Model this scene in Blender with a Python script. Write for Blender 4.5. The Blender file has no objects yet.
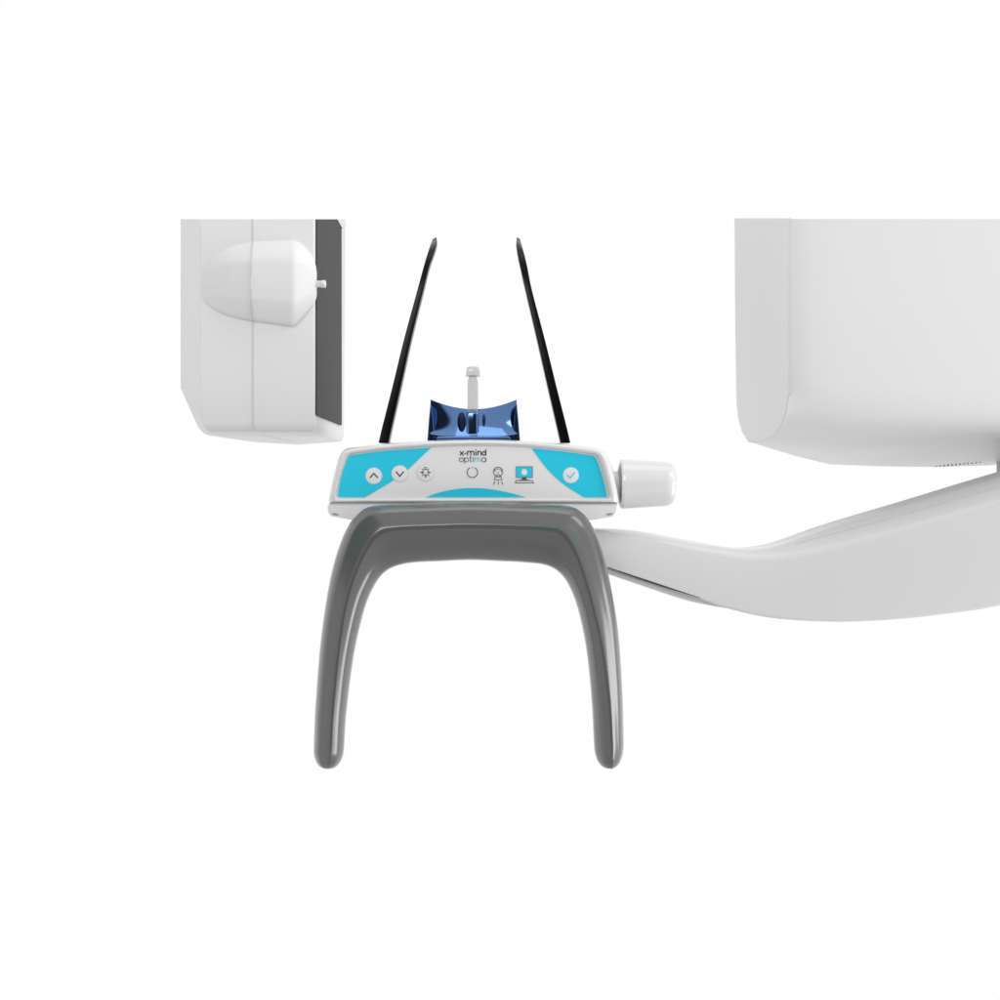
import bpy, bmesh, math, random
from mathutils import Vector

random.seed(4)
scene = bpy.context.scene
COL = scene.collection

# ------------------------------------------------------------------ camera
F = 50.0 / 36.0 * 1000.0          # focal length in picture widths / 1000
CAM_Y = -1.3
EYE = 1.25
cam_data = bpy.data.cameras.new('camera')
cam_data.lens = 50.0
cam_data.sensor_width = 36.0
cam_data.clip_start = 0.01
cam_data.clip_end = 100.0
cam = bpy.data.objects.new('camera', cam_data)
cam.location = (0, CAM_Y, EYE)
cam.rotation_euler = (math.radians(90), 0, 0)
COL.objects.link(cam)
scene.camera = cam

# ------------------------------------------------------------------ studio surroundings (white cyclorama, darker room behind the camera)
world = bpy.data.worlds.new('World')
scene.world = world
world.use_nodes = True
wn, wl = world.node_tree.nodes, world.node_tree.links
wn.clear()
w_out = wn.new('ShaderNodeOutputWorld')
w_bg = wn.new('ShaderNodeBackground')
w_tc = wn.new('ShaderNodeTexCoord')
w_sep = wn.new('ShaderNodeSeparateXYZ')
w_ramp = wn.new('ShaderNodeValToRGB')
w_map = wn.new('ShaderNodeMapRange')
w_map.inputs['From Min'].default_value = -1
w_map.inputs['From Max'].default_value = 1
w_ramp.color_ramp.interpolation = 'EASE'
els = w_ramp.color_ramp.elements
els[0].position = 0.02; els[0].color = (0.05, 0.052, 0.055, 1)
els[1].position = 0.70; els[1].color = (1.0, 1.0, 1.0, 1)
for pos, v in ((0.06, 0.68), (0.30, 0.83), (0.50, 1.0)):
    e = els.new(pos); e.color = (v, v, v, 1)
w_rz = wn.new('ShaderNodeMapRange')          # world dimmed towards the ground, added so undersides get less light
w_rz.interpolation_type = 'SMOOTHSTEP'
w_rz.inputs['From Min'].default_value = -0.85
w_rz.inputs['From Max'].default_value = -0.45
w_rz.inputs['To Min'].default_value = 0.66
w_rz.inputs['To Max'].default_value = 1.0
wl.new(w_tc.outputs['Generated'], w_sep.inputs[0])
wl.new(w_sep.outputs['Y'], w_map.inputs['Value'])
wl.new(w_map.outputs[0], w_ramp.inputs['Fac'])
wl.new(w_ramp.outputs['Color'], w_bg.inputs['Color'])
wl.new(w_sep.outputs['Z'], w_rz.inputs['Value'])
w_dot = wn.new('ShaderNodeVectorMath'); w_dot.operation = 'DOT_PRODUCT'   # dark patch added to the world for its reflection, behind and to the left
w_dot.inputs[1].default_value = Vector((-0.70, -0.48, 0.50)).normalized()
w_dk = wn.new('ShaderNodeMapRange')
w_dk.inputs['From Min'].default_value = 0.89
w_dk.inputs['From Max'].default_value = 0.93
w_dk.inputs['To Min'].default_value = 1.0
w_dk.inputs['To Max'].default_value = 0.06
w_mul = wn.new('ShaderNodeMath'); w_mul.operation = 'MULTIPLY'
wl.new(w_tc.outputs['Generated'], w_dot.inputs[0])
wl.new(w_dot.outputs['Value'], w_dk.inputs['Value'])
wl.new(w_rz.outputs[0], w_mul.inputs[0])
wl.new(w_dk.outputs[0], w_mul.inputs[1])
wl.new(w_mul.outputs[0], w_bg.inputs['Strength'])
wl.new(w_bg.outputs[0], w_out.inputs[0])

# ------------------------------------------------------------------ lamps
def area(name, loc, target, size, size_y, watts, col=(1, 1, 1)):
    l = bpy.data.lights.new(name, 'AREA')
    l.shape = 'RECTANGLE'; l.size = size; l.size_y = size_y; l.energy = watts; l.color = col
    o = bpy.data.objects.new(name, l)
    o.location = loc
    o.rotation_euler = (Vector(target) - Vector(loc)).to_track_quat('-Z', 'Y').to_euler()
    COL.objects.link(o)
    return o
area('key_softbox', (1.5, -0.65, EYE + 1.25), (0, -0.05, EYE - 0.1), 0.8, 0.75, 6.2)
area('fill_softbox', (-0.75, -2.5, EYE + 1.35), (-0.1, 0.1, EYE), 1.6, 1.1, 25)
area('side_softbox', (1.8, -0.36, EYE - 0.55), (0, -0.02, EYE - 0.2), 0.75, 1.5, 19)
area('top_softbox', (0.2, -0.12, EYE + 1.9), (0.2, 0.0, EYE), 1.6, 0.9, 5.2)

scene.view_settings.view_transform = 'Standard'
scene.view_settings.look = 'None'
scene.view_settings.exposure = 0.0
scene.view_settings.gamma = 1.0
scene.view_settings.use_curve_mapping = False

# ------------------------------------------------------------------ helpers
def P(px, py, y=0.0):
    d = y - CAM_Y
    return Vector(((px - 500.0) * d / F, y, EYE - (py - 500.0) * d / F))

def lin(c):
    return tuple(((v / 255) / 12.92 if v / 255 <= 0.04045 else ((v / 255 + 0.055) / 1.055) ** 2.4) for v in c)

def mat(name, col, rough=0.4, metal=0.0, spec=0.5, coat=0.0, trans=0.0, ior=1.45, vary=0.0, bump=0.0, bump_scale=900.0, noise_scale=14.0):
    m = bpy.data.materials.new(name)
    m.use_nodes = True
    nt = m.node_tree
    b = nt.nodes['Principled BSDF']
    b.inputs['Base Color'].default_value = (*col, 1)
    b.inputs['Roughness'].default_value = rough
    b.inputs['Metallic'].default_value = metal
    b.inputs['Specular IOR Level'].default_value = spec
    b.inputs['Coat Weight'].default_value = coat
    b.inputs['Coat Roughness'].default_value = 0.14
    b.inputs['Transmission Weight'].default_value = trans
    b.inputs['IOR'].default_value = ior
    tc = nt.nodes.new('ShaderNodeTexCoord')
    if vary:
        n = nt.nodes.new('ShaderNodeTexNoise')
        n.inputs['Scale'].default_value = noise_scale
        n.inputs['Detail'].default_value = 5
        nt.links.new(tc.outputs['Object'], n.inputs['Vector'])
        r = nt.nodes.new('ShaderNodeMapRange')
        r.inputs['To Min'].default_value = rough * (1 - vary)
        r.inputs['To Max'].default_value = rough * (1 + vary)
        nt.links.new(n.outputs['Fac'], r.inputs['Value'])
        nt.links.new(r.outputs[0], b.inputs['Roughness'])
    if bump:
        n2 = nt.nodes.new('ShaderNodeTexNoise')
        n2.inputs['Scale'].default_value = bump_scale
        nt.links.new(tc.outputs['Object'], n2.inputs['Vector'])
        bp = nt.nodes.new('ShaderNodeBump')
        bp.inputs['Strength'].default_value = bump
        bp.inputs['Distance'].default_value = 0.0002
        nt.links.new(n2.outputs['Fac'], bp.inputs['Height'])
        nt.links.new(bp.outputs[0], b.inputs['Normal'])
    return m

M = {
    'white': mat('white_casing', (0.77, 0.77, 0.765), 0.42, spec=0.35, vary=0.15, bump=0.08),
    'white_gloss': mat('white_gloss_plastic', (0.71, 0.71, 0.705), 0.16, spec=0.5, coat=0.5, vary=0.1),
    'arm': mat('white_arm_paint', (0.67, 0.67, 0.665), 0.26, spec=0.5, coat=0.2, vary=0.15, bump=0.06),
    'face': mat('panel_foil', (0.80, 0.80, 0.80), 0.4, spec=0.3),
    'cyan': mat('cyan_print', (0.026, 0.60, 0.80), 0.4, spec=0.25),
    'ink': mat('dark_ink', (0.035, 0.04, 0.055), 0.5),
    'grey_ink': mat('grey_ink', (0.18, 0.185, 0.2), 0.5),
    'outline': mat('button_outline', (0.66, 0.66, 0.66), 0.5),
    'handle': mat('grey_handle_plastic', (0.092, 0.097, 0.093), 0.26, spec=0.5, coat=1.0, vary=0.1),
    'black': mat('black_gloss_plastic', (0.0015, 0.0015, 0.0025), 0.25, spec=0.18),
    'blue': mat('blue_anodised_metal', (0.125, 0.235, 0.47), 0.08, metal=1.0),
    'navy': mat('dark_blue_metal', (0.012, 0.022, 0.06), 0.2, metal=1.0),
    'clear': mat('frosted_clear_plastic', (0.70, 0.71, 0.70), 0.06, trans=0.72, ior=1.45),
    'sensor': mat('dark_sensor_window', (0.056, 0.058, 0.057), 0.5, spec=0.05, bump=0.2, bump_scale=500),
    'dark': mat('dark_gap', (0.01, 0.01, 0.011), 0.6),
    'grey': mat('grey_metal_paint', (0.30, 0.305, 0.305), 0.35, vary=0.1),
    'seam': mat('seam_grey', (0.58, 0.58, 0.58), 0.5),
    'midgrey': mat('mid_grey_plastic', (0.60, 0.605, 0.60), 0.35),
}

def link(name, bm, material, parent=None, smooth=35, bevel=0.0, segs=3, recalc=True, bang=30):
    if recalc:
        bmesh.ops.recalc_face_normals(bm, faces=bm.faces)
    me = bpy.data.meshes.new(name)
    bm.to_mesh(me); bm.free()
    mats = material if isinstance(material, (list, tuple)) else [material]
    for m in mats:
        me.materials.append(m)
    if smooth:
        me.shade_smooth()
        if not bevel:
            me.set_sharp_from_angle(angle=math.radians(smooth))
    o = bpy.data.objects.new(name, me)
    COL.objects.link(o)
    if bevel:
        b = o.modifiers.new('bevel', 'BEVEL')
        b.width = bevel; b.segments = segs; b.limit_method = 'ANGLE'; b.angle_limit = math.radians(bang)
        b.harden_normals = True
    if parent:
        o.parent = parent
        o.matrix_parent_inverse = parent.matrix_basis.inverted()
    return o

def tag(o, label, cat, group=None):
    o['label'] = label; o['category'] = cat
    if group: o['group'] = group

def thing(name, loc, label, cat, group=None):
    o = bpy.data.objects.new(name, None)
    o.empty_display_size = 0.05
    o.location = loc
    COL.objects.link(o)
    tag(o, label, cat, group)
    return o

def catmull(pts, n, closed=False):
    """n samples per span through the key points."""
    k = len(pts); out = []
    pts = [Vector(p) for p in pts]
    spans = k if closed else k - 1
    for i in range(spans):
        if closed:
            a, b, c, d = pts[(i - 1) % k], pts[i], pts[(i + 1) % k], pts[(i + 2) % k]
        else:
            b, c = pts[i], pts[i + 1]
            a = pts[i - 1] if i > 0 else b * 2 - c
            d = pts[i + 2] if i + 2 < k else c * 2 - b
        for j in range(n):
            t = j / n
            out.append(0.5 * ((2 * b) + (c - a) * t + (2 * a - 5 * b + 4 * c - d) * t * t + (3 * b - a - 3 * c + d) * t ** 3))
    if not closed:
        out.append(pts[-1].copy())
    return out

def resample(pts, n):
    pts = [Vector(p) for p in pts]
    L = [0.0]
    for a, b in zip(pts, pts[1:]):
        L.append(L[-1] + (b - a).length)
    out = []; j = 0
    for i in range(n):
        s = L[-1] * i / (n - 1)
        while j < len(L) - 2 and L[j + 1] < s:
            j += 1
        t = (s - L[j]) / max(1e-9, L[j + 1] - L[j])
        out.append(pts[j].lerp(pts[j + 1], min(1, max(0, t))))
    return out

def interp(keys, x):
    if x <= keys[0][0]: return keys[0][1]
    for (x0, v0), (x1, v1) in zip(keys, keys[1:]):
        if x <= x1:
            return v0 + (v1 - v0) * (x - x0) / (x1 - x0)
    return keys[-1][1]

def smooth_keys(keys, n=8):
    return [(p.x, p.y) for p in catmull([(a, b, 0) for a, b in keys], n)]

def loft(bm, rings, cap=True, close_ring=True):
    vr = [[bm.verts.new(p) for p in r] for r in rings]
    m = len(rings[0])
    for a, b in zip(vr, vr[1:]):
        for i in range(m if close_ring else m - 1):
            j = (i + 1) % m
            bm.faces.new((a[i], a[j], b[j], b[i]))
    if cap and close_ring:
        bm.faces.new(vr[0][::-1]); bm.faces.new(vr[-1])
    return vr

def sheet(bm, pts, mi=0):
    f = bm.faces.new([bm.verts.new(p) for p in pts])
    f.material_index = mi
    return f

def prism(bm, pts, dy, mi=0):
    """polygon facing the viewer, thickness dy towards the back"""
    a = [bm.verts.new(p) for p in pts]
    b = [bm.verts.new(Vector(p) + Vector((0, dy, 0))) for p in pts]
    n = len(a)
    fs = [bm.faces.new(a), bm.faces.new(b[::-1])]
    for i in range(n):
        fs.append(bm.faces.new((a[i], b[i], b[(i + 1) % n], a[(i + 1) % n])))
    for f in fs: f.material_index = mi

def ribbon(bm, pts, w, y, closed=False, mi=0):
    """printed stroke in panel coordinates"""
    pts = [Vector((p[0], p[1])) for p in pts]
    n = len(pts); L = []; R = []
    for i in range(n):
        a = pts[(i - 1) % n] if (closed or i > 0) else None
        c = pts[(i + 1) % n] if (closed or i < n - 1) else None
        d1 = (pts[i] - a).normalized() if a is not None else None
        d2 = (c - pts[i]).normalized() if c is not None else None
        if d1 is None: d1 = d2
        if d2 is None: d2 = d1
        n1 = Vector((-d1.y, d1.x)); n2 = Vector((-d2.y, d2.x))
        m = (n1 + n2)
        m = m.normalized() if m.length > 1e-6 else n1
        s = w / 2 / max(0.35, m.dot(n1))
        L.append(bm.verts.new(P(*(pts[i] + m * s), y))); R.append(bm.verts.new(P(*(pts[i] - m * s), y)))
    for i in range(n if closed else n - 1):
        j = (i + 1) % n
        f = bm.faces.new((L[i], L[j], R[j], R[i])); f.material_index = mi

def arc(cx, cy, r, a0=0, a1=360, n=28, ry=None):
    ry = ry or r
    full = abs(a1 - a0) >= 360
    m = n if full else n + 1
    return [(cx + r * math.cos(math.radians(a0 + (a1 - a0) * i / n)), cy - ry * math.sin(math.radians(a0 + (a1 - a0) * i / n))) for i in range(m)]

def lathe_x(bm, prof, cx_y, cz, n=64):
    """prof: list of (x, r); axis along x at (y=cx_y, z=cz)"""
    rings = []
    for x, r in prof:
        rings.append([Vector((x, cx_y + r * math.cos(2 * math.pi * i / n), cz + r * math.sin(2 * math.pi * i / n))) for i in range(n)])
    return loft(bm, rings)

# ================================================================== support arm
AY = 0.035
arm = thing('support_arm', P(1000, 600, AY + 0.05), 'long white curved arm sweeping right from below the console to the grey column', 'support arm')
kT = smooth_keys([(540, 527), (598, 528), (640, 530.5), (690, 539), (740, 547.2), (765, 546.3), (790, 541.3), (840, 525), (920, 503), (1000, 480), (1080, 458), (1180, 432)])
kG = smooth_keys([(540, 530), (598, 531.2), (640, 534.5), (690, 543.5), (740, 551.3), (765, 552.6), (790, 550.6), (840, 541), (920, 520), (1000, 497.5), (1080, 474), (1180, 445)])
kF = smooth_keys([(540, 535), (598, 535.8), (640, 539.5), (690, 550.5), (740, 559.3), (765, 561), (790, 559.5), (840, 549.3), (920, 527), (1000, 504.5), (1080, 481), (1180, 452)])
kB = smooth_keys([(540, 546), (598, 564), (608, 567.5), (655, 583), (700, 598), (731, 608), (774.5, 617), (836, 620.5), (897.5, 618), (960, 611), (1000, 604.5), (1080, 585), (1180, 560)])
bm = bmesh.new()
rings = []
N = 80
for i in range(N + 1):
    px = 560 + (1180 - 560) * i / N
    T, G, Fv, B = interp(kT, px), interp(kG, px), interp(kF, px), interp(kB, px)
    yb = AY + 0.05 + 0.035 * min(1, max(0, (px - 640) / 250))
    a = P(px, Fv, AY)
    g = P(px, G, AY + 0.006)
    g2 = P(px, Fv * 0.55 + G * 0.45, AY + 0.0014)
    t0 = P(px, T + 0.25 * (G - T), AY + 0.03)
    t = P(px, T, yb)
    b = P(px, B - 0.6, AY)
    b2 = P(px, B + 1.2, AY + 0.004)
    x = a.x
    pts = [b, a, g2, g, t0, t]
    pts.append(Vector((t.x, yb + 0.012, t.z - 0.012)))
    pts.append(Vector((t.x, yb + 0.012, P(px, B, AY).z + 0.01)))
    pts.append(Vector((t.x, yb, P(px, B, AY).z)))
    pts.append(b2)
    rings.append([Vector((x, p.y, p.z)) for p in pts])
loft(bm, rings)
link('arm_body', bm, M['arm'], arm, smooth=50)
# lower cover beneath the arm, with the shadow gap between
bm = bmesh.new(); rings = []
kC = smooth_keys([(560, 558), (598, 571), (610.5, 575), (640, 585), (684, 599.5), (708, 605), (731, 609), (750, 613.5)])
kC0 = smooth_keys([(560, 555), (598, 566.5), (608.5, 569.5), (655, 585), (700, 598.5), (731, 607), (750, 612)])
for i in range(41):
    px = 560 + 190 * i / 40
    y0 = AY + 0.004 + 0.004 * i / 40; y1 = AY + 0.045
    a = P(px, interp(kC0, px), y0); b = P(px, interp(kC, px), y0 + 0.006)
    rings.append([a, Vector((a.x, y0 + 0.001, b.z * 0.8 + a.z * 0.2)), Vector((a.x, y0 + 0.006, b.z)), Vector((a.x, y1, b.z)), Vector((a.x, y1, a.z))])
loft(bm, rings)
link('lower_cover', bm, M['midgrey'], arm, smooth=30)
# black shadow-gap strip
bm = bmesh.new(); rings = []
for i in range(25):
    px = 600 + 100 * i / 24
    c = interp(kB, px)
    w = 1.25 * math.sin(math.pi * min(1, max(0.02, (i + 1) / 26))) ** 0.6
    a = P(px, c - 0.4, AY + 0.0006); b = P(px, c - 0.2 + w, AY + 0.0006)
    rings.append([a, b, b + Vector((0, 0.006, 0)), a + Vector((0, 0.006, 0))])
loft(bm, rings)
link('gap_strip', bm, M['dark'], arm, smooth=0)
# seam on top of the arm
bm = bmesh.new(); rings = []
for i in range(31):
    px = 800 + 380 * i / 30
    T, G = interp(kT, px), interp(kG, px)
    d0 = 0.47
    g, t0, t = P(px, G, AY + 0.006), P(px, T + 0.25 * (G - T), AY + 0.03), P(px, T, AY + 0.08)
    c = g.lerp(t0, 0.62)
    x = P(px, interp(kF, px), AY).x
    c.x = x
    u = Vector((0, 0.0006, 0.0006))
    rings.append([c + Vector((0, -0.0004, 0.00035)), c + Vector((0, 0.0004, 0.0008)), c + Vector((0, 0.0004, -0.002)), c + Vector((0, -0.0004, -0.002))])
loft(bm, rings)
link('seam', bm, M['midgrey'], arm, smooth=0)

# ================================================================== column at the right edge
column = thing('lift_column', (0.70, 0.25, EYE - 0.12), 'grey upright column at the right edge, behind the arm and the large white head', 'column')
bm = bmesh.new()
x0, x1, y0, y1 = 0.5925, 0.80, 0.135, 0.36
ztop = P(500, 330, 0.2).z; zbot = EYE - 0.105
pl = [(x0 + 0.012, y0), (x0, y0 + 0.012), (x0, y1), (x1, y1), (x1, y0 + 0.012), (x1 - 0.012, y0)]
loft(bm, [[Vector((x, y, z)) for x, y in pl] for z in (zbot, ztop)])
link('column_profile', bm, M['grey'], column, bevel=0.003)
bm = bmesh.new()
loft(bm, [[Vector((x, y, z)) for x, y in ((x0 + 0.05, y0 - 0.004), (x1 - 0.05, y0 - 0.004), (x1 - 0.05, y0 + 0.002), (x0 + 0.05, y0 + 0.002))] for z in (zbot + 0.02, ztop - 0.01)])
link('guide_rail', bm, M['midgrey'], column, bevel=0.001)

# ================================================================== detector head (left)
D1 = 0.05
det = thing('detector_head', P(262, 431, D1 + 0.1), 'smaller white scanner head at left with a dark sensor window on its inner side', 'scanner head')
# plan points (px at its own depth)
A_, B_, M_, C_, C2, D_, E_, E2 = (180.5, 0.135), (200.5, D1), (253, D1), (313.8, D1), (315.2, D1 + 0.003), (343.8, 0.286), (299, 0.375), (240, 0.30)
def det_ring(py, d_px=344.2, a_px=180.5, b_px=200.5, e2_px=240, z=None, inset=0.0):
    out = []
    for (px, y) in ((a_px, A_[1]), (b_px, B_[1]), M_, C_, C2, (d_px, D_[1]), E_, (e2_px, E2[1])):
        p = P(px, py, y)
        if z is not None: p.z = z
        out.append(p)
    if inset:
        c = sum(out, Vector()) / len(out)
        for p in out:
            v = Vector((c.x - p.x, c.y - p.y, 0)); v.normalize()
            p += v * inset
    return out
zb = P(300, 431.8, D1).z
zmid = P(181, 388, A_[1]).z
z2 = P(300, 421, D1).z
bm = bmesh.new()
rings = [det_ring(219, d_px=345.4), det_ring(388, z=zmid)]
for k in range(1, 7):
    t = k / 6 * math.pi / 2
    rr = 0.0125
    q = k / 6
    zz = zb + rr * (1 - math.sin(t))
    rings.append(det_ring(0, a_px=196.5 + 7 * q, b_px=201.5 + 5 * q, e2_px=244 + 9 * q, z=zz, inset=rr * 0.75 * (1 - math.cos(t))))
loft(bm, rings)
link('casing', bm, M['white'], det, bevel=0.0035, segs=4, bang=20)
# vertical seam between the two shells
bm = bmesh.new()
def groove(px, py0, py1, y, w=0.5):
    a, b = P(px - w, py0, y), P(px + w, py0, y)
    c, d = P(px + w, py1, y), P(px - w, py1, y)
    prism(bm, [a, b, c, d], 0.002)
groove(252.8, 219, 243, D1 - 0.0006, 0.45)
link('seam', bm, M['seam'], det, smooth=0)
bm = bmesh.new()
groove(253.0, 320, 429, D1 - 0.0006, 0.45)
link('seam', bm, M['seam'], det, smooth=0)
# bullet shaped bulge on the front shell
def bulge_ring(px, top, bot, p, ft=0.27, fb=0.70):
    h = bot - top
    p = p * 0.72
    yb = D1 + 0.004
    yf = D1 - p
    # slightly rounded half hexagon
    key = [(top, yb), (top + 0.01 * h, D1 - p * 0.22), (top + (ft - 0.07) * h, D1 - p * 0.90), (top + (ft + 0.05) * h, yf), (top + 0.5 * h, yf - 0.0005),
           (top + (fb - 0.05) * h, yf), (top + (fb + 0.06) * h, D1 - p * 0.90), (bot - 0.02 * h, D1 - p * 0.26), (bot, yb)]
    return catmull([P(px, py, y) for py, y in key], 4)
sec = []
top_k = smooth_keys([(200.5, 280), (204, 268), (212, 257), (225, 249), (238, 244.8), (252.5, 242.3), (275, 240.6), (292, 240)], 6)
bot_k = smooth_keys([(200.5, 289), (204, 300), (212, 308.5), (225, 314.5), (238, 318), (252.5, 320.5), (275, 323.5), (292, 326)], 6)
pk = [(200.5, 0.0005), (206, 0.003), (215, 0.009), (230, 0.018), (252, 0.026), (293, 0.030)]
rings = []
for i in range(31):
    px = 200.5 + (292 - 200.5) * (i / 30) ** 1.25
    rings.append(bulge_ring(px, interp(top_k, px), interp(bot_k, px), interp(pk, px)))
for px, t_, b_, p_ in ((293.5, 240.2, 325.2, 0.0298), (295.5, 240.8, 323.9, 0.0288), (298, 242.0, 321.5, 0.0268), (302, 244.8, 317.3, 0.0232), (306, 248.0, 313.0, 0.0194), (310, 252.5, 308.3, 0.015), (313.5, 258.5, 304.0, 0.0105), (316.0, 266.0, 299.5, 0.006), (316.8, 273, 295, 0.003)):
    rings.append(bulge_ring(px, t_, b_, p_))
bm = bmesh.new(); loft(bm, rings)
bul = link('camera_cover', bm, M['white'], det, smooth=50)
bm = bmesh.new()   # seam line running over the bulge
rs = []
for (py, y) in [(c[0], c[1]) for c in ()]: pass
ctr = [(242.3, D1 + 0.0), (243.9, D1 - 0.0095 * 0.72), (263.4, D1 - 0.0270 * 0.72), (281, D1 - 0.0278 * 0.72), (297, D1 - 0.0270 * 0.72), (317.5, D1 - 0.0108 * 0.72), (320.5, D1)]
shift = [252.6, 252.3, 250.6, 250.0, 250.4, 252.2, 252.8]
pts = catmull([P(s, py, y - 0.0005) for (py, y), s in zip(ctr, shift)], 4)
w = Vector((0.0004, 0, 0))
rs = [[p - w, p + w, p + w + Vector((0, 0.003, 0)), p - w + Vector((0, 0.003, 0))] for p in pts]
loft(bm, rs); link('cover_seam', bm, M['seam'], bul, smooth=0)
# positioning peg
bm = bmesh.new()
py_c, yy = 284.0, D1 - 0.003
pc = P(316, py_c, yy)
lathe_x(bm, [(P(309, 0, yy).x, 0.0033), (P(321.0, 0, yy).x, 0.0033), (P(322.0, 0, yy).x, 0.0039), (P(325.0, 0, yy).x, 0.0038), (P(325.8, 0, yy).x, 0.0030)], yy, pc.z, 24)
pg = link('peg', bm, M['white_gloss'], det, smooth=40)
# dark sensor window on the inner side
s0 = P(C2[0], 300, C2[1]); s1 = P(344.6, 300, D_[1])
def side(px, py, off=0.0008):
    k = (px - 500.0) / F
    dx, dy = s1.x - s0.x, s1.y - s0.y
    t = (k * (s0.y - CAM_Y) - s0.x) / (dx - k * dy)
    y = s0.y + dy * t
    p = P(px, py, y)
    nrm = Vector((dy, -dx, 0)).normalized()
    if nrm.x < 0: nrm = -nrm
    return p + nrm * off
bm = bmesh.new()
outl = [(315.9, 219.3), (335.6, 219.3), (340.6, 228.5), (340.8, 425.0), (339.9, 425.2), (316.4, 415.8), (315.9, 415)]
a = [side(x, y, 0.0012) for x, y in outl]; b = [side(x, y, -0.003) for x, y in outl]
loft(bm, [b, a])
sens = link('sensor_window', bm, M['sensor'], det, smooth=0)
# black reveal round the window
bm = bmesh.new()
def edge3(bm, q0, q1, wpx, off):
    d = (Vector(q1) - Vector(q0)).normalized(); n = Vector((-d.y, d.x)) * wpx
    pts = [Vector(q0) + n, Vector(q1) + n, Vector(q1) - n, Vector(q0) - n]
    a = [side(p.x, p.y, off) for p in pts]; b = [side(p.x, p.y, off - 0.0015) for p in pts]
    loft(bm, [b, a])
edge3(bm, (315.9, 219.3), (315.9, 414.5), 0.45, 0.0014)
link('window_reveal', bm, M['dark'], sens, smooth=0)
bm = bmesh.new()
edge3(bm, (335.6, 219.3), (340.8, 228.5), 0.35, 0.0015)
link('window_reveal', bm, M['dark'], sens, smooth=0)
# ventilation slots in the underside
bm = bmesh.new()
for i in range(16):
    px = 263 + 31 * i / 15; y = 0.12 + 0.16 * i / 15
    p = P(px, 0, y); p.z = zb - 0.0002
    q = [p + Vector((-.0011, -.0018, 0)), p + Vector((.0011, -.0018, 0)), p + Vector((.0011, .0018, 0)), p + Vector((-.0011, .0018, 0))]
    loft(bm, [q, [v + Vector((0, 0, 0.001)) for v in q]])
vs = link('vent_slots', bm, M['seam'], det, smooth=0); vs['kind'] = 'stuff'

# ================================================================== tube head (right)
tube = thing('tube_head', P(900, 460, 0.2), 'large white scanner head at right with a rounded underside above the arm', 'scanner head')
Y0, Y1 = 0.03, 0.30
# cross-sections along x: list of (front py at 219 ... ) given as (px_front, px_back, bottom shape)
def tube_ring(pf, pb, ybk, bot_front, bot_mid, bot_back, r=34, yoff=0.0):
    """pf / pb : picture columns of the front and back edges; bottom heights in picture rows at their own depth"""
    def col(y):                     # straight line in plan from front to back
        xf, xb = P(pf, 0, Y0).x, P(pb, 0, ybk).x
        return xf + (xb - xf) * (y - Y0) / (ybk - Y0)
    def pt(py, y):
        p = P(500, py, y); p.x = col(y); return p
    out = [pt(219, Y0 + yoff), pt(300, Y0 + yoff), pt(bot_front - 54, Y0 + yoff)]
    zc0 = P(0, bot_front - 54, Y0).z; zc1 = P(0, bot_front, Y0 + 0.075).z
    for k in range(1, 9):
        t = k / 8 * math.pi / 2
        y = Y0 + 0.075 * (1 - math.cos(t)) + yoff * (1 - k / 8); z = zc0 + (zc1 - zc0) * math.sin(t)
        out.append(Vector((col(y), y, z)))
    ym = Y0 + 0.55 * (ybk - Y0)
    out.append(pt(bot_mid, ym))
    zb1 = P(0, bot_back, ybk).z
    yb0 = ybk - 0.03
    out.append(Vector((col(yb0), yb0, zb1 - 0.0008)))
    out.append(Vector((col(ybk), ybk, zb1 + 0.004)))
    out.append(pt(405, ybk + 0.012)); out.append(pt(219, ybk + 0.012))
    return out
cov = [(734.2, 217.9), (735.0, 330), (736.2, 404), (738, 420), (741.5, 432), (747.8, 442.3), (756, 442.0), (765, 440), (774, 435), (781, 425), (786, 411), (788.3, 394), (788.7, 370), (788.8, 217.9)]
def cov_y(px): return 0.30 + (0.0305 - 0.30) * ((px - 734.2) / (788.8 - 734.2)) ** 0.95
def start_ring():
    q = [(788.8, 219), (788.8, 300), (788.7, 378)]
    c = resample(catmull([(a, b, 0) for a, b in ((788.7, 378), (788.3, 394), (786, 411), (781, 425), (774, 435), (765, 440), (756, 442))], 6), 9)[1:]
    q += [(p.x, p.y) for p in c] + [(753, 442.2), (750, 442.2), (747.8, 442.1), (736.3, 404), (734.3, 219)]
    return [P(a, b, cov_y(a)) + Vector((0.0008, 0, 0)) for a, b in q]
bm = bmesh.new()
rings = [
    start_ring(),
    tube_ring(793.5, 769, 0.31, 433.5, 441, 449.0, yoff=-0.001),
    tube_ring(812, 798, 0.36, 436, 447, 457, yoff=-0.003),
    tube_ring(838, 829, 0.42, 438, 453, 464.3, yoff=-0.004),
    tube_ring(900, 880, 0.45, 440, 456, 466.3, yoff=-0.005),
    tube_ring(960, 930, 0.45, 440.5, 457, 467.0, yoff=-0.005),
    tube_ring(1040, 985, 0.45, 440, 456, 465.5, yoff=-0.005),
    tube_ring(1130, 1050, 0.43, 437, 450, 459, yoff=-0.004),
    tube_ring(1180, 1080, 0.40, 430, 440, 450, yoff=0.0),
]
loft(bm, rings)
shell = link('shell', bm, M['white'], tube, smooth=40)
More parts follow.
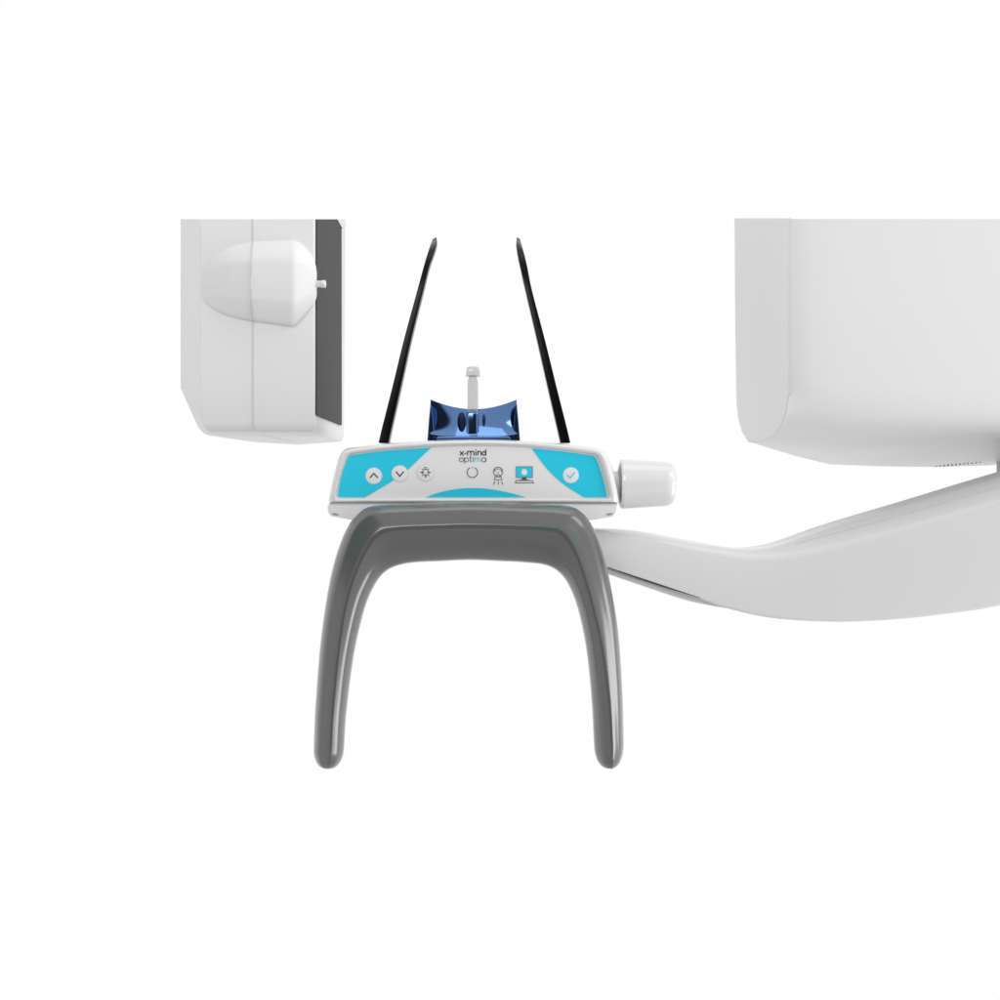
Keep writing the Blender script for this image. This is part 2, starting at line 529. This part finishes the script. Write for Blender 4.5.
# front collimator cover: the inner side plate with the rounded bottom
bm = bmesh.new()
front = [P(px, py, cov_y(px)) for px, py in cov]
mid = [p + Vector((0.0015, 0.0, 0.0)) for p in front]
ctr = sum(front, Vector()) / len(front)
inn = []
for p in front:
    v = (ctr - p); v.z *= 0.25
    inn.append(p + v.normalized() * 0.002 + Vector((-0.0016, 0, 0)) if p.z < P(0, 230, 0.1).z else p + Vector((-0.0016, 0, 0)))
cpt = sum(front, Vector()) / len(front)
back = [p.lerp(Vector((p.x, cpt.y, cpt.z)), 0.16) + Vector((0.06, 0.0, 0.0)) for p in front]
bm2 = bm
loft(bm2, [back, mid, front])
link('beam_cover', bm2, M['white'], tube, bevel=0.003, segs=3, bang=28)
# slots in the underside close to the back edge
bm = bmesh.new()
for i in range(12):
    px = 936 + 4.0 * i
    py = interp([(925, 466.6), (945, 466.3), (980, 462.6)], px)
    y = 0.40 - 0.004 * i
    p = P(px, py, y); 
    q = [p + Vector((-.0009, -.001, 0)), p + Vector((.0009, -.001, 0)), p + Vector((.0009, .001, 0)), p + Vector((-.0009, .001, 0))]
    loft(bm, [[v + Vector((0, 0, -0.0003)) for v in q], [v + Vector((0, 0, 0.006)) for v in q]])
vs = link('vent_slots', bm, M['grey'], tube, smooth=0); vs['kind'] = 'stuff'

# ================================================================== control console
con = thing('control_console', P(473, 519, 0.05), 'white control console with cyan panel, round buttons, side knob and grey arched grab handle', 'control console')
def outline(left, top, right, bottom):
    out = []
    for seg, n in ((left, 18), (top, 60), (right, 18), (bottom, 24)):
        s = resample(catmull([(a, b, 0) for a, b in seg], 8), n)
        out += s[:-1]
    return out
OUT = outline([(329, 503.6), (328.6, 500), (332, 482), (337, 463), (341, 453.2), (344.6, 449.4)],
              [(344.6, 449.4), (350, 447.6), (365, 445.7), (388, 443.1), (427, 440.7), (472, 439.6), (517, 440.4), (556, 443), (580, 445.7), (596, 447.6), (602, 449.4)],
              [(602, 449.4), (606, 452.4), (609, 457), (613, 470), (616.5, 486), (618.8, 500), (618.5, 503.6)],
              [(618.5, 503.6), (560, 503.6), (473, 503.6), (380, 503.6), (329, 503.6)])
PAN = outline([(338.8, 498), (337.2, 495.6), (340, 478), (344.5, 463.5), (347.6, 456.8), (350, 455)],
              [(350, 455), (354, 454), (388, 449.8), (431, 446.8), (472, 445.6), (514, 446.4), (556, 449.8), (588, 454), (593, 454.8)],
              [(593, 454.8), (596, 456.6), (598, 460), (602, 472), (605.3, 484), (607.4, 495.6), (605.8, 498)],
              [(605.8, 498), (560, 498), (473, 498), (380, 498), (338.8, 498)])
def mix(t): return [a.lerp(b, t) for a, b in zip(OUT, PAN)]
def ring(poly, y): return [P(p.x, p.y, y) for p in poly]
rings = []
o0 = ring(OUT, 0.012)
rings.append([Vector((p.x, 0.10, p.z)) for p in o0])
rings.append(o0)
rings.append(ring(mix(0.06), 0.006))
rings.append(ring(mix(0.20), 0.0022))
rings.append(ring(mix(0.38), 0.0004))
rings.append(ring(mix(0.55), 0.0))
rings.append(ring(mix(0.80), 0.0008))
rings.append(ring(mix(0.96), 0.0034))
rings.append(ring(mix(1.02), 0.0046))
bm = bmesh.new(); loft(bm, rings)
link('housing', bm, M['white_gloss'], con, smooth=50)
FY = 0.0038
bm = bmesh.new(); prism(bm, ring(mix(0.985), FY), 0.0006)
face = link('faceplate', bm, M['face'], con, smooth=0)

def near(poly, px0, py_lo, py_hi, side_):
    return [p for p in poly]
# cyan print fields
def field(pts):
    bm = bmesh.new(); sheet(bm, [P(x, y, FY - 0.0003) for x, y in pts])
    return link('cyan_field', bm, M['cyan'], face, smooth=0)
def curve2(keys, n=6): return [(p.x, p.y) for p in catmull([(a, b, 0) for a, b in keys], n)]
top_edge = [(350.5, 455.9), (354, 454.9), (388, 450.7), (431.2, 447.7)]
left_edge = [(340.5, 497.3), (338.4, 496.4), (338.0, 494.5), (340.9, 478), (345.3, 464), (348.2, 457.6), (350.5, 455.9)]
field(curve2(left_edge)[:-1] + curve2(top_edge)[:-1] + curve2([(431.2, 447.7), (421, 457.2), (407.5, 470), (394, 480), (380, 488.6), (365, 497.3)]))
field(curve2([(531.6, 448.4), (546.3, 468), (563.5, 484.2), (584, 497.3)])[:-1] + [(584, 497.3)] + curve2([(604.6, 497.3), (606.4, 496.4), (606.6, 494.5), (604.5, 484), (601.2, 472), (597.2, 460.4), (595.2, 457.4), (592.5, 455.7)]) + curve2([(588, 454.9), (570, 452.4), (556, 450.7), (531.6, 448.4)])[:-1])
field(curve2([(425.5, 497.3), (438, 492.8), (455, 489.2), (472, 488.0), (490, 489.1), (509, 492.6), (526, 497.3)]))

# round buttons
def button(cx, cy, r, symbol, mi, w, outlined=True):
    bm = bmesh.new()
    loft(bm, [[P(x, y, FY) for x, y in arc(cx, cy, r, n=40)], [P(x, y, FY - 0.00035) for x, y in arc(cx, cy, r, n=40)], [P(x, y, FY - 0.00045) for x, y in arc(cx, cy, r - 0.5, n=40)]])
    b = link('button', bm, M['face'], con, smooth=30)
    if outlined:
        bm = bmesh.new(); ribbon(bm, arc(cx, cy, r + 0.1, n=40), 0.5, FY - 0.0005, True)
        link('button_ring', bm, M['outline'], b, smooth=0)
    bm = bmesh.new()
    for s in symbol:
        ribbon(bm, s[0], s[2] if len(s) > 2 else w, FY - 0.0007, s[1])
    link('symbol', bm, M[mi], b, smooth=0)
    return b
b = button(373.8, 475.8, 8.0, [([(369.9, 477.9), (373.8, 473.3), (377.9, 477.9)], False)], 'ink', 1.15)
b['label'] = 'round button with an upward arrow'
b = button(399.8, 473.5, 8.0, [([(395.9, 471.4), (399.8, 476.3), (403.8, 471.4)], False)], 'ink', 1.15)
b['label'] = 'round button with a downward arrow'
cx, cy = 425.6, 472.4
sym = [(arc(cx, cy, 3.2, n=24), True, 0.5), ([(420.2, cy), (424, cy)], False, 0.95), ([(427.2, cy), (431, cy)], False, 0.95), ([(cx, 474), (cx, 477.8)], False, 0.95),
       ([(424.3, 467.2), (426.9, 467.2), (426.9, 469.5), (424.3, 469.5)], True, 0.5)]
for a in (45, 135, 225, 315):
    ca, sa = math.cos(math.radians(a)), math.sin(math.radians(a))
    sym.append(([(cx + 3.4 * ca, cy - 3.4 * sa), (cx + 5.3 * ca, cy - 5.3 * sa)], False, 0.5))
b = button(425.6, 472.7, 8.1, sym, 'ink', 0.8)
b['label'] = 'round button with a light beam cross symbol'
b = button(570.9, 475.2, 7.9, [([(567.2, 474.9), (570.2, 477.9), (575.0, 472.3)], False)], 'cyan', 0.95, False)
b['label'] = 'round button with a cyan tick'

# lettering
IY = FY - 0.0005
def letters_mind():
    bm = bmesh.new(); w = 0.98
    R = lambda pts, c=False, ww=w: ribbon(bm, pts, ww, IY, c)
    R([(459.9, 451.2), (463.7, 455.5)]); R([(463.7, 451.2), (459.9, 455.5)])
    R([(464.4, 453.4), (466.3, 453.4)])
    R([(467.5, 455.5), (467.5, 451.1)])
    for x in (467.5, 470.75):
        R([(x, 453.0)] + arc(x + 1.62, 452.75, 1.62, 165, 15, 10)[0:] + [(x + 3.25, 453.0), (x + 3.25, 455.5)])
    R([(475.9, 451.2), (475.9, 455.5)]); R([(475.9, 449.5), (475.9, 450.4)])
    R([(477.8, 455.5), (477.8, 451.1)])
    R([(477.8, 453.0)] + arc(477.8 + 1.65, 452.85, 1.65, 165, 15, 10) + [(481.1, 453.0), (481.1, 455.5)])
    R(arc(484.0, 453.4, 1.75, n=22), True); R([(485.8, 449.2), (485.8, 455.5)])
    return bm
link('lettering', letters_mind(), M['ink'], face, smooth=0)
bm = bmesh.new(); w = 0.58
R = lambda pts, c=False, mi=0: ribbon(bm, pts, w, IY, c, mi)
R(arc(461.4, 459.75, 2.05, n=22), True)
R(arc(466.6, 459.75, 2.05, n=22), True); R([(464.5, 457.5), (464.5, 463.7)])
R([(470.5, 455.9), (470.5, 461.0), (470.9, 461.8), (471.8, 461.9)]); R([(469.4, 457.7), (471.7, 457.7)])
R([(473.3, 457.6), (473.3, 461.9)]); R([(473.3, 455.9), (473.3, 456.5)])
R([(475.0, 461.9), (475.0, 457.5)], mi=1)
for x in (475.0, 477.7):
    R([(x, 459.2)] + arc(x + 1.35, 459.0, 1.35, 165, 15, 10) + [(x + 2.7, 459.2), (x + 2.7, 461.9)], mi=1)
R(arc(483.7, 459.75, 2.05, n=22), True); R([(485.9, 457.5), (485.9, 461.9)])
link('lettering', bm, [M['ink'], M['cyan']], face, smooth=0)

# status icons
bm = bmesh.new()
ribbon(bm, arc(472.4, 472.3, 5.2, 118, 422, 40), 0.75, IY)
sheet(bm, [P(x, y, IY) for x, y in arc(472.4, 467.4, 0.75, n=14)], 1)
link('ready_icon', bm, [M['ink'], M['cyan']], face, smooth=0)
bm = bmesh.new(); w = 0.6
ribbon(bm, arc(498.1, 471.8, 4.7, n=32), w, IY, True)
ribbon(bm, [(495.2, 476.7), (501.0, 476.7), (502.0, 479.7), (494.3, 479.7)], w, IY, True)
ribbon(bm, [(495.0, 481.2), (493.5, 484.8)], w, IY); ribbon(bm, [(498.2, 481.2), (498.2, 484.9)], w, IY); ribbon(bm, [(501.5, 481.2), (503.0, 484.8)], w, IY)
ribbon(bm, [(496.0, 468.6), (494.6, 470.4), (495.3, 472.0)], w, IY); ribbon(bm, [(500.3, 468.6), (501.7, 470.4), (501.0, 472.0)], w, IY)
ribbon(bm, [(496.0, 474.9), (498.1, 474.3), (500.2, 474.9)], w, IY)
ribbon(bm, [(496.6, 469.4), (498.1, 468.6), (499.6, 469.4)], 0.4, IY)
sheet(bm, [P(x, y, IY) for x, y in arc(498.2, 472.0, 0.8, n=12)], 1)
link('patient_icon', bm, [M['ink'], M['cyan']], face, smooth=0)
bm = bmesh.new()
sheet(bm, [P(x, y, IY + 0.0001) for x, y in ((516.4, 466.7), (532.4, 466.7), (532.4, 477.4), (516.4, 477.4))], 1)
ribbon(bm, [(516.4, 466.7), (532.4, 466.7), (532.4, 477.4), (516.4, 477.4)], 0.7, IY, True, 2)
sheet(bm, [P(x, y, IY) for x, y in arc(524.3, 472.1, 3.05, n=28)], 3)
sheet(bm, [P(x, y, IY - 0.0001) for x, y in ((522.2, 477.5), (526.2, 477.5), (526.2, 479.3), (522.2, 479.3))], 0)
sheet(bm, [P(x, y, IY) for x, y in ((520.6, 479.2), (527.8, 479.2), (529.2, 480.0), (519.0, 480.0))], 2)
ribbon(bm, [(516.1, 480.5), (532.3, 480.5), (533.5, 482.8), (515.3, 482.8)], 0.6, IY, True, 0)
link('monitor_icon', bm, [M['ink'], M['cyan'], M['grey_ink'], M['face']], face, smooth=0)

# lower tray
tray = [(328.0, 505.0), (327.4, 508), (328.4, 513), (331.2, 516.2), (350, 519.6), (380, 523), (473, 525), (565, 523), (593.5, 519.8), (613, 516.6), (615.8, 512.5), (617.0, 508), (617.0, 505.0)]
bm = bmesh.new()
f0 = [P(x, y, 0.0022) for x, y in tray]; f1 = [P(473 + (x - 473) * 0.997, 512 + (y - 512) * 0.93, 0.0) for x, y in tray]
bk = [Vector((p.x, 0.095, p.z)) for p in f0]
loft(bm, [bk, f0, f1])
tr = link('lower_tray', bm, M['white'], con, smooth=50)
bm = bmesh.new()
prism(bm, [P(x, y, 0.0022) for x, y in ((329.5, 503.2), (617.6, 503.4), (617.0, 505.4), (329.0, 505.4))], 0.08)
link('seam', bm, M['seam'], tr, smooth=0)
for cx, an in ((335.2, 8), (609.6, -8)):
    bm = bmesh.new(); sheet(bm, [P(x, y, -0.0004) for x, y in [(px, py + (px - cx) * math.tan(math.radians(an))) for px, py in arc(cx, 514.2, 3.6, n=20, ry=0.85)]])
    link('screw_slot', bm, M['grey'], tr, smooth=0)

# grab handle
O = [(313.6, 748), (315.3, 707), (320.4, 643), (328, 590), (336, 556), (346, 530), (357, 515), (374, 505.8), (424, 503), (470, 501.7),
     (517.6, 503), (566, 505.6), (583, 513.5), (593.8, 528.4), (602, 549), (610, 582), (618, 629), (622.3, 690), (623.7, 741.6)]
Rg = [(330.6, 748), (332.8, 710), (338.5, 652), (345.5, 607), (355, 574), (366.5, 548.5), (379, 533), (397, 528.4), (436, 526.7), (470, 525.9),
      (504, 526.7), (545, 528.6), (562, 533.2), (574, 550), (584.2, 577), (595, 616), (602.8, 653), (609.5, 703), (612.2, 746)]
I = [(344.2, 748), (346.6, 712), (354, 655), (364.6, 609), (374.8, 585), (385.5, 571.6), (398.6, 565.3), (415, 562.4), (440, 561.2), (470, 560),
     (502, 561.2), (524.4, 562.4), (546, 565.2), (560, 573.3), (570, 588), (578.8, 612.4), (586.5, 651), (591.5, 700), (594, 746)]
HY = -0.022
NS = 8
def kk(k): return [(p.x, p.y) for p in catmull([(a, b, 0) for a, b in k], NS)]
Os, Rs, Is = kk(O), kk(Rg), kk(I)
n = len(Os)
def handle_ring(o, r, i, u):
    """u: 0 at the tips, 1 on the bar"""
    dR = 0.022 - 0.004 * (1 - u)
    o, r, i = Vector((*o, 0)), Vector((*r, 0)), Vector((*i, 0))
    def at(p, y): return P(p.x, p.y, y)
    ctr = (o + i) / 2
    key = [at(o, HY + 0.002),
           at(o.lerp(r, 0.21), HY - dR * 0.52),
           at(o.lerp(r, 0.55), HY - dR * 0.785),
           at(o.lerp(r, 0.87), HY - dR * 0.975),
           at(r, HY - dR),
           at(r.lerp(i, 0.14), HY - dR * 0.965),
           at(r.lerp(i, 0.62), HY - dR * 0.66),
           at(i, HY + 0.001),
           at(i.lerp(o, 0.22), HY + 0.012),
           at(ctr, HY + 0.016),
           at(o.lerp(i, 0.22), HY + 0.013)]
    return catmull(key, 4, closed=True)
rings = []
for j in range(n):
    q = j / (n - 1)
    u = max(0.0, min(1.0, 1 - (abs(q - 0.5) - 0.12) / 0.38)) if abs(q - 0.5) > 0.12 else 1.0
    rings.append(handle_ring(Os[j], Rs[j], Is[j], u))
def tip(ring0, ring1, length):
    c0 = sum(ring0, Vector()) / len(ring0); c1 = sum(ring1, Vector()) / len(ring1)
    d = (c0 - c1).normalized()
    out = []
    for k in range(1, 9):
        t = k / 8 * math.pi / 2 * 0.985
        s = math.cos(t) ** 0.8
        out.append([c0 + (p - c0) * s + d * length * math.sin(t) for p in ring0])
    return out
t0 = tip(rings[0], rings[3], 0.0195)
t1 = tip(rings[-1], rings[-4], 0.0225)
rings = t0[::-1] + rings + t1
bm = bmesh.new(); loft(bm, rings)
link('grab_handle', bm, M['handle'], con, smooth=60)

# side knob
KY = 0.042
kz = P(0, 484, KY).z
kd = (KY - CAM_Y) / F * 0.985
X = lambda px: P(px, 0, KY).x
kp = thing_knob = None
bm = bmesh.new()
prof = [(621.5, 0.2), (621.5, 21.0), (620.2, 22.6), (620.0, 23.6), (620.5, 24.5), (621.8, 25.1), (624, 25.2), (645, 23.9), (664, 22.7), (668.5, 22.0), (672, 20.2), (674.2, 17.2), (675.2, 13.0), (675.4, 0.2)]
lathe_x(bm, [(X(a), r * kd) for a, r in prof], KY, kz, 72)
knob = link('knob', bm, M['white_gloss'], con, smooth=45)
bm = bmesh.new()
lathe_x(bm, [(X(a), r * kd) for a, r in ((618.5, 16.8), (621.2, 20.5), (621.45, 20.8), (621.45, 0.2))][:3], KY, kz, 48)
link('knob_collar', bm, M['grey'], knob, smooth=40)
bm = bmesh.new()
zs = P(0, 487, KY).z
lathe_x(bm, [(X(a), r * kd) for a, r in ((608, 16.4), (617.0, 16.4), (618.4, 15.6), (618.6, 15.2), (620.5, 15.2))], KY, kz - 3 * kd, 48)
link('knob_shaft', bm, M['white_gloss'], knob, smooth=40)

# ================================================================== chin rest
ZT = P(473, 439.6, 0.012).z            # top of the console
chin = thing('chin_rest', (P(473, 0, 0.05).x, 0.05, ZT), 'glossy blue metal chin rest with a scooped front on top of the console', 'chin rest')
CY = 0.035
bm = bmesh.new()
nu, nv = 32, 16
cl, cr = 430.6, 516.6
grid = []
def cup_y(q, v):
    # bows towards the viewer across its width, leans back towards the top edge
    return CY + 0.008 - 0.016 * (1 - q * q) * (0.55 + 0.45 * v) + 0.006 * (1 - v) ** 1.6 - 0.006 * v ** 4
for jv in range(nv + 1):
    v = jv / nv
    row = []
    for iu in range(nu + 1):
        u = iu / nu; s = 2 * u - 1
        px = cl + (cr - cl) * u + s * 1.2 * v
        top = 399.6 + 9.6 * (1 - abs(s) ** 1.9)
        bot = 436.2 - 2.6 * abs(s) ** 6
        py = top + (bot - top) * v
        # bowl: deep in the middle, its floor sweeping forward at the bottom
        row.append(P(px, py, cup_y(s, v)))
    grid.append(row)
vg = [[bm.verts.new(p) for p in r] for r in grid]
for a, b in zip(vg, vg[1:]):
    for i in range(nu):
        bm.faces.new((a[i], a[i + 1], b[i + 1], b[i]))
# top rim, sides and back
backy = CY + 0.046
bt = [bm.verts.new(Vector((p.co.x, backy, p.co.z - 0.0015))) for p in vg[0]]
for i in range(nu):
    bm.faces.new((vg[0][i], bt[i], bt[i + 1], vg[0][i + 1]))
zl = ZT
def low(p, dx): return bm.verts.new(Vector((p.co.x + dx, p.co.y, zl)))
bl = [bm.verts.new(Vector((v.co.x, backy, zl))) for v in bt]
for i in range(nu):
    bm.faces.new((bt[i], bl[i], bl[i + 1], bt[i + 1]))
for sidx in (0, nu):
    colv = [vg[j][sidx] for j in range(nv + 1)]
    bm.faces.new(colv + [bl[sidx], bt[sidx]])
link('chin_cup', bm, M['blue'], chin, smooth=40)
# base block with a flat front
bm = bmesh.new()
base = [(427.2, 441.8), (428.8, 420), (430.4, 403), (433.0, 416), (434.5, 436.4), (513, 436.4), (514.4, 416), (516.9, 403), (518.4, 420), (520.2, 441.8)]
fr = [P(x, y, CY + 0.002) for x, y in base]
for p in fr: p.z = max(p.z, ZT - 0.0005)
loft(bm, [[p + Vector((0, 0.04, 0)) for p in fr], fr])
link('base', bm, M['blue'], chin, bevel=0.0008, segs=3, bang=35)
bm = bmesh.new()
fb = [P(x, y, CY - 0.016) for x, y in ((436.5, 441.5), (436.9, 436.6), (510.2, 436.6), (510.6, 441.5))]
for p in fb: p.z = max(p.z, ZT)
loft(bm, [[p + Vector((0, 0.03, 0)) for p in fb], fb])
link('front_ledge', bm, M['blue'], chin, bevel=0.001, segs=3)
# socket post
def rrect(cx, cy, hx, hy, r, n=5):
    out = []
    for sx, sy, a0 in ((1, 1, 0), (-1, 1, 90), (-1, -1, 180), (1, -1, 270)):
        for k in range(n + 1):
            a = math.radians(a0 + 90 * k / n)
            out.append((cx + sx * (hx - r) + r * math.cos(a), cy + sy * (hy - r) + r * math.sin(a)))
    return out
bm = bmesh.new()
pcx = P(472.7, 0, CY).x
rg = []
for py, hx, hy in ((438, 0.0060, 0.0075), (434.5, 0.0060, 0.0075), (415, 0.0060, 0.0072), (412.8, 0.0057, 0.0068), (412.0, 0.0050, 0.006)):
    z = P(0, py, CY).z
    rg.append([Vector((x, y, z)) for x, y in rrect(pcx, CY - 0.004, hx, hy, 0.0028)])
loft(bm, rg)
post = link('socket_post', bm, M['blue'], chin, smooth=50)
# oval slots either side of the post
def bowl(px, py):
    u = (px - cl) / (cr - cl); q = 2 * u - 1
    top = 399.6 + 9.6 * (1 - abs(q) ** 1.9); bot = 436.2 - 2.6 * abs(q) ** 6
    v = (py - top) / (bot - top)
    return P(px, py, cup_y(q, v))
for cx_, cy_, rx_, ry_ in ((461.6, 421.8, 4.2, 9.6), (484.0, 420.2, 1.6, 6.0)):
    bm = bmesh.new()
    rg = [[bowl(x, y) + Vector((0, -o_, 0)) for x, y in arc(cx_, cy_, rx_ * k_, n=32, ry=ry_ * k_)] for k_, o_ in ((1.0, -0.001), (1.0, 0.0006), (0.82, 0.0012))]
    loft(bm, rg)
    link('oval_slot', bm, M['navy'], chin, smooth=40)

# ================================================================== bite stick
bite = thing('bite_stick', (pcx, CY - 0.004, P(0, 412, CY).z), 'small translucent grey bite stick standing in the blue chin rest', 'bite stick')
bm = bmesh.new(); rg = []
for py, hx, hy, dy in ((414, 0.0049, 0.0045, 0), (411.9, 0.0049, 0.0045, 0), (400, 0.0050, 0.0045, 0), (388, 0.0050, 0.0043, -0.0005), (382, 0.0048, 0.0040, -0.001), (379.0, 0.0041, 0.0034, -0.0018), (376.0, 0.0038, 0.0032, -0.002)):
    z = P(0, py, CY).z
    rg.append([Vector((x, y, z)) for x, y in rrect(pcx + 0.0002, CY - 0.004 + dy, hx, hy, 0.0016, 4)])
loft(bm, rg); link('rod', bm, M['clear'], bite, smooth=50)
bm = bmesh.new(); rg = []
for py, hx, hy in ((377.2, 0.0064, 0.0052), (376.9, 0.0067, 0.0056), (373.0, 0.0065, 0.0056), (369.6, 0.0060, 0.0054), (367.9, 0.0052, 0.0046), (367.3, 0.0036, 0.003)):
    z = P(0, py, CY).z
    rg.append([Vector((x, y, z)) for x, y in rrect(pcx + 0.0004, CY - 0.0055, hx, hy, 0.0022, 4)])
loft(bm, rg); link('bite_tip', bm, M['clear'], bite, smooth=50)

# ================================================================== temple supports
def temple(label, keys, mirror):
    """keys: (py, left px, right px)"""
    ctr0 = keys[0]
    t = thing('temple_support', (P((ctr0[1] + ctr0[2]) / 2, 0, 0.055).x, 0.055, ZT), label, 'temple support', 'black temple supports standing on the console')
    ls = catmull([(l, py, 0) for py, l, r in keys], 6); rs = catmull([(r, py, 0) for py, l, r in keys], 6)
    rg = []
    m = len(ls)
    for k in range(m):
        q = k / (m - 1)
        y = 0.045 + 0.05 * q ** 2.5
        a, b = P(ls[k].x, ls[k].y, y), P(rs[k].x, rs[k].y, y)
        w = (b - a)
        hd = 0.010 * (1 - 0.35 * q)
        tw = 0.006 * max(0, (q - 0.7) / 0.3) * (-1 if mirror else 1)       # the paddle turns slightly inward towards its tip
        c = (a + b) / 2
        hw = w.length * 0.5
        pts = [c + Vector((ex, ey - tw * ex / hw, 0)) for ex, ey in rrect(0, 0, hw, hd, hw * 0.28, 4)]
        rg.append(pts)
    for p in rg[0]: p.z = ZT - 0.0005
    top = rg[-1]; c = sum(top, Vector()) / len(top)
    for k in range(1, 5):
        a = k / 4 * math.pi / 2 * 0.96
        rg.append([c + (p - c) * math.cos(a) + Vector((0, 0, 0.0028 * math.sin(a))) for p in top])
    bm = bmesh.new(); loft(bm, rg)
    link('blade', bm, M['black'], t, smooth=50)
temple('left of two slim black temple blades, leaning right above the up and down arrow buttons',
       [(445, 379.0, 389.0), (430, 382.3, 392.0), (388, 392.9, 401.4), (340, 404.6, 411.8), (292, 417.6, 423.6), (268, 424.0, 429.6), (254, 428.0, 434.6), (246, 430.3, 437.0), (241, 432.0, 437.2)], False)
temple('right of two slim black temple blades, leaning left above the tick button',
       [(445, 560.6, 570.2), (430, 557.3, 567.0), (388, 547.6, 556.4), (340, 536.8, 544.6), (292, 525.6, 532.0), (268, 520.2, 527.2), (254, 517.3, 523.9), (246, 516.2, 521.8), (241, 516.4, 520.6)], True)
